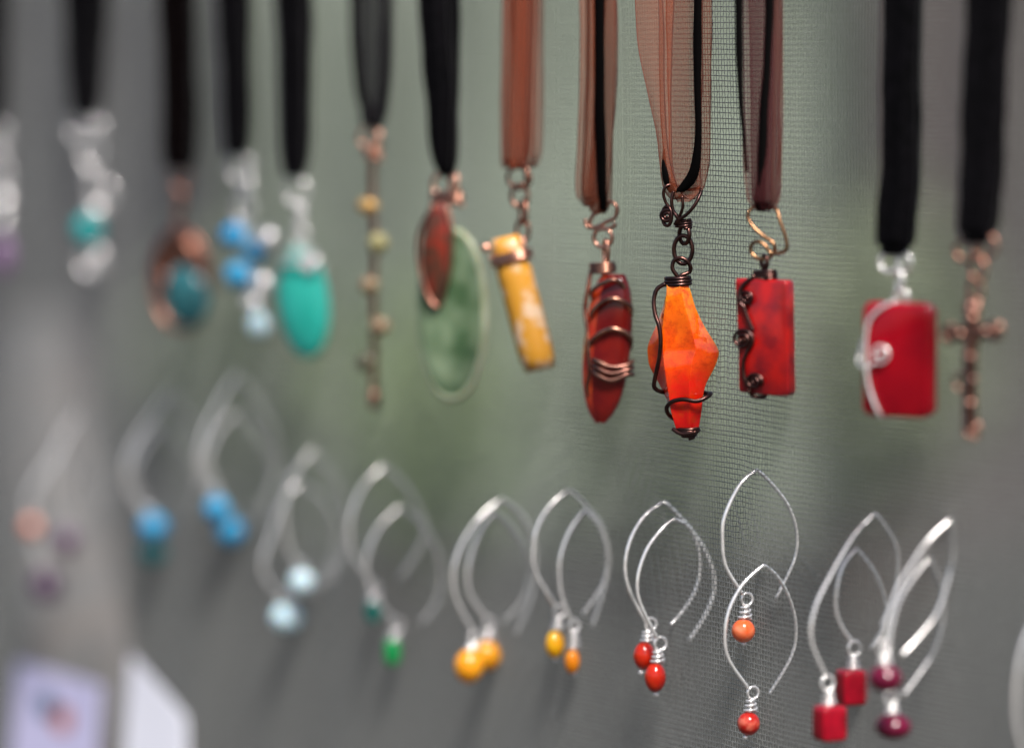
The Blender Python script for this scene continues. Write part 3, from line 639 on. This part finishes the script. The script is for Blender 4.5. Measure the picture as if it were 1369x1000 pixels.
necklace('plum brown organza necklace with a red jasper rectangle bearing three dark wire spirals', f, [
    ('bail', 'bronze_wire', mk(jasbail)), ('neck', 'dark_copper', mk(lambda g: ring(g, f, 1022, 351, 6, 9, 2.8, turn=30))), ('stone', 'red_jasper', mk(jas)), ('spiral_wire', 'dark_copper', mk(jaswire))],
    [('ribbon', 'plum_organza', loop_rows(f, 994, 1040, 1003, 1036, 282, 10, mids=((120, 996, 1040),)), dict(bow=3, hem=1.0, fold=1)),
     ('ribbon', 'plum_organza', loop_rows(f, 1026, 1042, 1020, 1040, 280, 6, mids=((90, 1028, 1044), (200, 1026, 1044))), dict(bow=3, hem=1.0, fold=1)),
     ('cord', 'cord', [(ytop(f), 988, 999, 13, 13), (0, 988, 999, 13, 13), (60, 989, 1000, 13, 13), (110, 992, 1000, 13, 12), (170, 997, 1002, 12, 10), (230, 1001, 1005, 10, 8)], dict(bow=2)),
     ('cord', 'cord', [(ytop(f), 1026, 1038, 13, 13), (0, 1027, 1039, 13, 13), (90, 1024, 1036, 13, 13), (160, 1020, 1032, 13, 13), (230, 1016, 1029, 11, 11), (268, 1011, 1026, 7, 7), (283, 1014, 1024, 1, 1)], dict(bow=3))])
# dark red glass rectangle
f = Frame(1200, 336, DN + .001, 34)
necklace('black ribbon necklace with a crimson rounded rectangle crossed by a silver wire curl', f, [
    ('bail', 'silver', mk(lambda g: (ring(g, f, 1190, 352, 13, 12, 2.8, tilt=20), ring(g, f, 1208, 350, 13, 13, 2.8, turn=30), ring(g, f, 1203, 376, 7, 13, 2.8, turn=40), ring(g, f, 1205, 398, 8, 10, 2.8)))),
    ('stone', 'red_glass', mk(lambda g: slab(g, f, rrect(1161, 404, 1246, 558, 13), -13, 13, 5))),
    ('spiral_wire', 'silver', mk(lambda g: (wire(g, f, [(1204, 402, 4), (1188, 410, 14), (1172, 430, 17), (1168, 460, 18), (1169, 490, 18), (1173, 520, 17), (1183, 550, 15), (1186, 560, 4)], 2.5), spiral(g, f, 1186, 472, 3, 14, 1.3, 2.0, 18, 0, 1, tail=((1180, 486, 18), (1166, 492, 17), (1154, 486, 8), (1153, 472, 0), (1154, 455, -4))))))],
    [blk(f, 1180, 1228, 1176, 1222, 337, mids=((150, 1184, 1226),)), blk(f, 1184, 1224, 1178, 1220, 333, z=4)])
# copper cross
f = Frame(1306, 318, DN, 30)
def cross(g):
    for x0, y0, x1, y1 in ((1303, 405, 1300, 585), (1272, 446, 1334, 442)):
        for o in (-4, 4): wire(g, f, [(x0 + (o if y1 - y0 > 50 else 0), y0 + (0 if y1 - y0 > 50 else o), 3), ((x0 + x1) / 2 + (o if y1 - y0 > 50 else 0), (y0 + y1) / 2 + (0 if y1 - y0 > 50 else o), 5), (x1 + (o if y1 - y0 > 50 else 0), y1 + (0 if y1 - y0 > 50 else o), 3)], 5.6)
    for x, y, r in ((1300, 478, 9), (1303, 508, 8), (1300, 540, 9), (1287, 447, 8), (1318, 443, 8), (1302, 425, 9)): ell(g, f, x, y, r, r * .8, r, z=5, nu=12, nv=8)
    spiral(g, f, 1276, 448, 1.5, 12, 1.8, 3.8, 6, 0, 1); spiral(g, f, 1331, 440, 1.5, 12, 1.8, 3.8, 6, 180, 1)
    spiral(g, f, 1306, 574, 1.5, 12, 1.8, 3.4, 6, 0, -1); ring(g, f, 1303, 412, 9, 12, 3.2, z=4); coil(g, f, 1301, 436, 456, 10, 8, 3, 3); ring(g, f, 1290, 512, 9, 11, 3, z=4)
necklace('wide black ribbon necklace with a twisted copper wire cross', f, [
    ('bail', 'copper', mk(lambda g: (ring(g, f, 1296, 334, 17, 14, 3.2, tilt=-20), ring(g, f, 1316, 330, 14, 17, 3.2, tilt=20), ring(g, f, 1308, 360, 11, 16, 3.2, turn=20), ring(g, f, 1305, 388, 8, 15, 3.4)))),
    ('cross', 'cross_copper', mk(cross))], [blk(f, 1296, 1350, 1283, 1330, 322, mids=((150, 1290, 1344),)), blk(f, 1298, 1344, 1284, 1326, 318, z=4)])

# ------------------------------------------------------------------ earrings
def earring(label, apex, front, back, beads, ringc=None, capc=None, pin=None, w=2.5, yaw=0.0, m='silver', group='hook earrings hung through the mesh'):
    """front and back arms, then beads as (material, shape, x, y, rx, ry)"""
    f = HookFrame(apex[0], apex[1], yaw); e = empty('earring', tuple(f.o)); tag(e, label, 'earring', group)
    pts = list(reversed(back)) + [apex] + list(front); p = np.array(pts, float)
    # keep the apex fairly sharp
    i = len(back); a = p[i]; p = np.vstack([p[:i], a + (p[i - 1] - a) * .14 + (0, -0.3), a + (p[i + 1] - a) * .14 + (0, -0.3), p[i + 1:]])
    g = G(); wire(g, f, [tuple(q) for q in p], w, 8, 8, 0.10); g.build('hook', m, e, f.o)
    end = front[-1]; rc = ringc or (end[0] + 5, end[1] + 5, 6.5)
    g = G(); ring(g, f, rc[0], rc[1], rc[2], rc[2] * 1.1, 1.9); g.build('ring', m, e, f.o)
    b0 = beads[0]; top = b0[3] - b0[5]; cx = capc[0] if capc else b0[2]
    if rc[1] + rc[2] < top - 2:
        g = G(); coil(g, f, (rc[0] + cx) / 2, rc[1] + rc[2], top + 1, 4.5, 4.5, 1.8, 3, r2=1.9)
        wire(g, f, [(rc[0], rc[1] + rc[2]), ((rc[0] + cx) / 2, (rc[1] + rc[2] + top) / 2), (cx, top + 3)], 2.6); g.build('wire_wrap', m, e, f.o)
    for (bm, sh, x, y, rx, ry) in beads:
        g = G(); rz = rx / f.c * abs(f.c)
        k = abs(f.c)
        if sh == 'ball': ell(g, f, x, y, rx * k, ry, rx)
        elif sh == 'oval': ell(g, f, x, y, rx * k, ry, rx, nu=18, nv=14)
        elif sh == 'cube': ell(g, f, x, y, rx * .70, ry, rx * .66, nu=28, nv=20, px=7)
        elif sh == 'tube': ell(g, f, x, y, rx * .75, ry, rx * .75, nu=22, nv=16, px=4)
        elif sh == 'facet': ell(g, f, x, y, rx, ry, rx, nu=8, nv=6)
        g.build('bead', bm, e, f.o, smooth=(sh != 'facet'))
    for b, c in zip(beads, beads[1:]):
        g = G(); wire(g, f, [(b[2], b[3] + b[5] - 2), (c[2], c[3] - c[5] + 2)], 2.4); ring(g, f, (b[2] + c[2]) / 2, (b[3] + b[5] + c[3] - c[5]) / 2, 6, 8, 2); g.build('link', m, e, f.o)
    if pin:
        g = G(); ell(g, f, pin[0], pin[1], 3.6, 3.6, 3.6, nu=10, nv=8); g.build('pin_end', m, e, f.o)
    return e
earring('silver hook earring with a pale orange round agate bead, hung just above its redder mate', (1012, 628), [(988, 648), (968, 688), (965, 720), (970, 756), (993, 794)], [(1036, 652), (1056, 680), (1067, 714), (1064, 752), (1038, 804)], [('orange_agate', 'ball', 994, 843, 16, 16)], (999, 801, 7.5), pin=(995, 861))
earring('silver hook earring with a red round agate bead, below its paler mate', (1021, 755), [(992, 780), (974, 812), (968, 848), (974, 880), (1000, 919)], [(1040, 772), (1056, 800), (1066, 840), (1060, 880), (1029, 930)], [('red_agate', 'ball', 1001, 967, 15.5, 16)], (1007, 926, 7.5), pin=(997, 985))
earring('silver hook earring with an oval carnelian bead tucked behind its mate', (888, 670), [(860, 690), (842, 720), (835, 757), (843, 792), (866, 836)], [(920, 704), (944, 740), (957, 782), (948, 820), (922, 860)], [('carnelian_bead', 'oval', 861, 876, 14.5, 19)], (870, 834, 7.5), pin=(857, 898))
earring('silver hook earring with an oval carnelian bead hanging in front of its mate', (902, 693), [(885, 706), (864, 733), (852, 770), (855, 803), (878, 852)], [(925, 710), (936, 746), (934, 780), (921, 808), (897, 836)], [('carnelian_bead', 'oval', 876, 905, 14.5, 20)], (883, 860, 8), pin=(877, 928))
earring('silver hook earring with a lemon yellow oval bead', (762, 655), [(739, 671), (720, 698), (713, 730), (716, 763), (744, 812)], [(785, 679), (804, 705), (814, 740), (811, 779), (792, 840)], [('yellow_bead', 'oval', 742, 861, 13, 19)], (748, 817, 7), pin=(743, 881))
earring('silver hook earring with a slim orange yellow oval bead beside the lemon yellow one', (781, 682), [(760, 712), (749, 744), (748, 776), (753, 803), (764, 830)], [(800, 702), (811, 735), (811, 765), (802, 790), (779, 822)], [('orange_yellow_bead', 'oval', 765, 884, 10.5, 17)], (768, 836, 6.5), pin=(768, 901))
earring('silver hook earring with a lower amber ball bead overlapped by its mate', (669, 667), [(636, 696), (615, 730), (606, 765), (611, 800), (634, 846)], [(692, 684), (709, 712), (716, 750), (711, 800), (690, 849)], [('amber', 'ball', 627, 889, 20, 23)], (635, 851, 7))
earring('silver hook earring with an upper amber ball bead overlapping its mate', (661, 684), [(643, 705), (630, 738), (625, 772), (632, 800), (652, 828)], [(681, 703), (701, 733), (709, 765), (699, 803), (673, 833)], [('amber', 'ball', 651, 877, 20, 21)], (655, 833, 7))
earring('silver hook earring with a short emerald green bead', (536, 677), [(506, 705), (491, 740), (491, 770), (504, 800), (528, 832)], [(566, 705), (583, 737), (589, 768), (583, 807), (562, 835)], [('green_bead', 'tube', 524, 872, 12, 17)], (531, 836, 7))
earring('silver hook earring with a dark teal bead behind the emerald one', (512, 623), [(485, 651), (470, 688), (469, 728), (480, 755), (500, 782)], [(541, 651), (563, 691), (565, 725), (534, 775)], [('deep_teal_bead', 'tube', 498, 817, 11, 15)], (501, 788, 6.5))
earring('silver hook earring with the larger pale blue glass bead', (399, 646), [(380, 668), (366, 705), (352, 752), (361, 778), (378, 796)], [(432, 670), (449, 710), (443, 755), (412, 795)], [('pale_blue', 'ball', 383, 825, 22, 19)], (381, 802, 7))
earring('silver hook earring with the smaller pale blue glass bead above its larger mate', (417, 602), [(393, 634), (381, 672), (382, 710), (388, 738), (400, 754)], [(446, 640), (464, 690), (459, 740), (436, 780)], [('pale_blue', 'ball', 403, 778, 17, 16)], (402, 758, 6))
earring('silver hook earring with a sky blue bead, higher of the brightest blue pair', (316, 500), [(292, 540), (272, 585), (268, 620), (277, 645), (288, 658)], [(346, 541), (367, 592), (366, 640), (340, 690)], [('blue_stone', 'ball', 290, 680, 17, 17)], (289, 661, 6.5))
earring('silver hook earring with a sky blue bead, lower of the brightest blue pair', (313, 550), [(290, 580), (278, 612), (286, 640), (298, 668), (307, 684)], [(340, 580), (362, 625), (355, 670), (335, 705)], [('blue_stone', 'ball', 308, 711, 20, 19)], (308, 690, 6.5))
earring('silver hook earring with a duller blue bead, higher of its pair', (227, 525), [(200, 562), (175, 605), (172, 640), (182, 668), (198, 684)], [(258, 575), (272, 620), (264, 660)], [('blue_stone', 'ball', 205, 704, 19, 17)], (200, 687, 6.5))
earring('silver hook earring with a teal blue bead, lower of the duller blue pair', (215, 568), [(190, 600), (178, 632), (190, 668), (204, 700), (208, 712)], [(248, 606), (262, 650), (252, 690)], [('teal_stone', 'ball', 203, 738, 19, 17)], (206, 716, 6))
earring('silver hook earring with a coral bead over a dark purple bead beside the pale board', (81, 600), [(62, 625), (47, 650), (40, 672), (43, 686)], [(112, 640), (124, 690), (108, 740)], [('coral_bead', 'ball', 43, 703, 11, 12), ('purple_bead', 'ball', 62, 783, 19, 21)], (43, 689, 5))
earring('silver hook earring with a single small purple bead beside the pale board', (104, 556), [(82, 590), (72, 630), (72, 670), (84, 700)], [(128, 592), (142, 640), (128, 690)], [('purple_bead', 'ball', 88, 724, 16, 18)], (85, 704, 5))
earring('silver hook earring with the lower crimson cube bead', (1169, 687), [(1140, 715), (1108, 766), (1087, 808), (1082, 850), (1102, 900)], [(1181, 700), (1199, 730), (1203, 762), (1196, 800), (1178, 838)], [('red_cube', 'cube', 1108, 963, 24, 24)], (1105, 909, 8.5), yaw=3)
earring('silver hook earring with the higher crimson cube bead', (1145, 734), [(1126, 757), (1118, 790), (1118, 818), (1128, 842), (1140, 858)], [(1169, 765), (1183, 797), (1186, 832), (1165, 870)], [('red_cube', 'cube', 1139, 919, 24.5, 24)], (1143, 867, 8.5), yaw=-3)
earring('silver hook earring with the higher dark garnet bead', (1271, 694), [(1239, 722), (1215, 755), (1197, 785), (1185, 820), (1180, 852)], [(1275, 737), (1266, 782), (1248, 826), (1204, 872)], [('garnet', 'ball', 1181, 902, 23, 19)], (1179, 860, 8), yaw=0)
earring('silver hook earring with the lower dark garnet bead', (1243, 746), [(1215, 778), (1199, 805), (1190, 840), (1184, 880), (1190, 922)], [(1262, 790), (1262, 832), (1246, 878), (1207, 928)], [('garnet', 'ball', 1193, 969, 25, 18)], (1190, 930, 8))
earring('silver hook earring cut off at the end of the row past the garnet pair', (1425, 790), [(1390, 815), (1366, 860), (1356, 920), (1360, 980), (1384, 1030)], [(1450, 820), (1468, 870), (1470, 920), (1450, 970)], [('garnet', 'ball', 1386, 1080, 22, 22)], (1386, 1040, 8), w=3.2)

# ------------------------------------------------------------------ cards and the board behind the screen, far left
def card(label, pts, d, m, prints=()):
    f = Frame(pts[0][0], pts[0][1], d, 62.5); f.lean = 0.18
    e = empty('card', tuple(f.o)); tag(e, label, 'card'); g = G(); slab(g, f, pts, 0, 2.0, 0.5); g.build('sheet', m, e, f.o, False)
    for (pm, x, y, r) in prints:
        g = G(); a = [f(x + r * math.cos(t), y + r * 1.05 * math.sin(t), 2.4) for t in np.linspace(0, 2 * math.pi, 20, endpoint=False)]; b = [p - f.n * 0.2 * f.s for p in a]
        g.add(a + b, [tuple(range(20)), tuple(range(39, 19, -1))] + [(i, i + 20, (i + 1) % 20 + 20, (i + 1) % 20) for i in range(20)]); g.build('printed_spot', pm, e, f.o, False)
card('white card tinted lavender for shade, with a blurred blue and orange print', [(24, 884), (90, 882), (160, 880), (168, 960), (182, 1070), (110, 1076), (46, 1080), (34, 980)], 0.004, 'shade_tinted_card', (('print_blue', 84, 926, 16), ('print_orange', 110, 938, 15)))
card('plain white card with a slanted top edge beside the shade-tinted card', [(176, 876), (205, 892), (240, 912), (272, 932), (286, 1000), (298, 1070), (240, 1074), (196, 1078), (186, 980)], 0.004, 'card')
g = G(); vs = []; fs = []; rows = [(420, -6, 92, -0.42), (520, -4, 100, -0.33), (640, 2, 118, -0.22), (760, 8, 146, -0.11), (880, 12, 164, -0.04), (1000, 12, 176, -0.02), (1100, 12, 180, -0.015)]
ff = [[on_screen(l + (r - l) * t, y, d) for t in (0, .33, .66, 1)] for y, l, r, d in rows]
for row in ff: vs += row
for i in range(len(rows) - 1):
    for j in range(3): a = i * 4 + j; fs.append((a, a + 4, a + 5, a + 1))
nb = len(vs); vs += [p - ND * 0.004 for p in vs]; fs2 = [tuple(nb + i for i in reversed(q)) for q in fs]
b_ = [i * 4 for i in range(len(rows))]; rim = b_ + [b_[-1] + 1, b_[-1] + 2] + [i * 4 + 3 for i in reversed(range(len(rows)))] + [2, 1]
fs = fs + fs2 + [(rim[(i + 1) % len(rim)], rim[i], rim[i] + nb, rim[(i + 1) % len(rim)] + nb) for i in range(len(rim))]
g.add(vs, fs); tag(g.build('board', 'board', None, tuple(ff[-1][1])), 'pale leaning board seen through the mesh above the shade-tinted card', 'board')
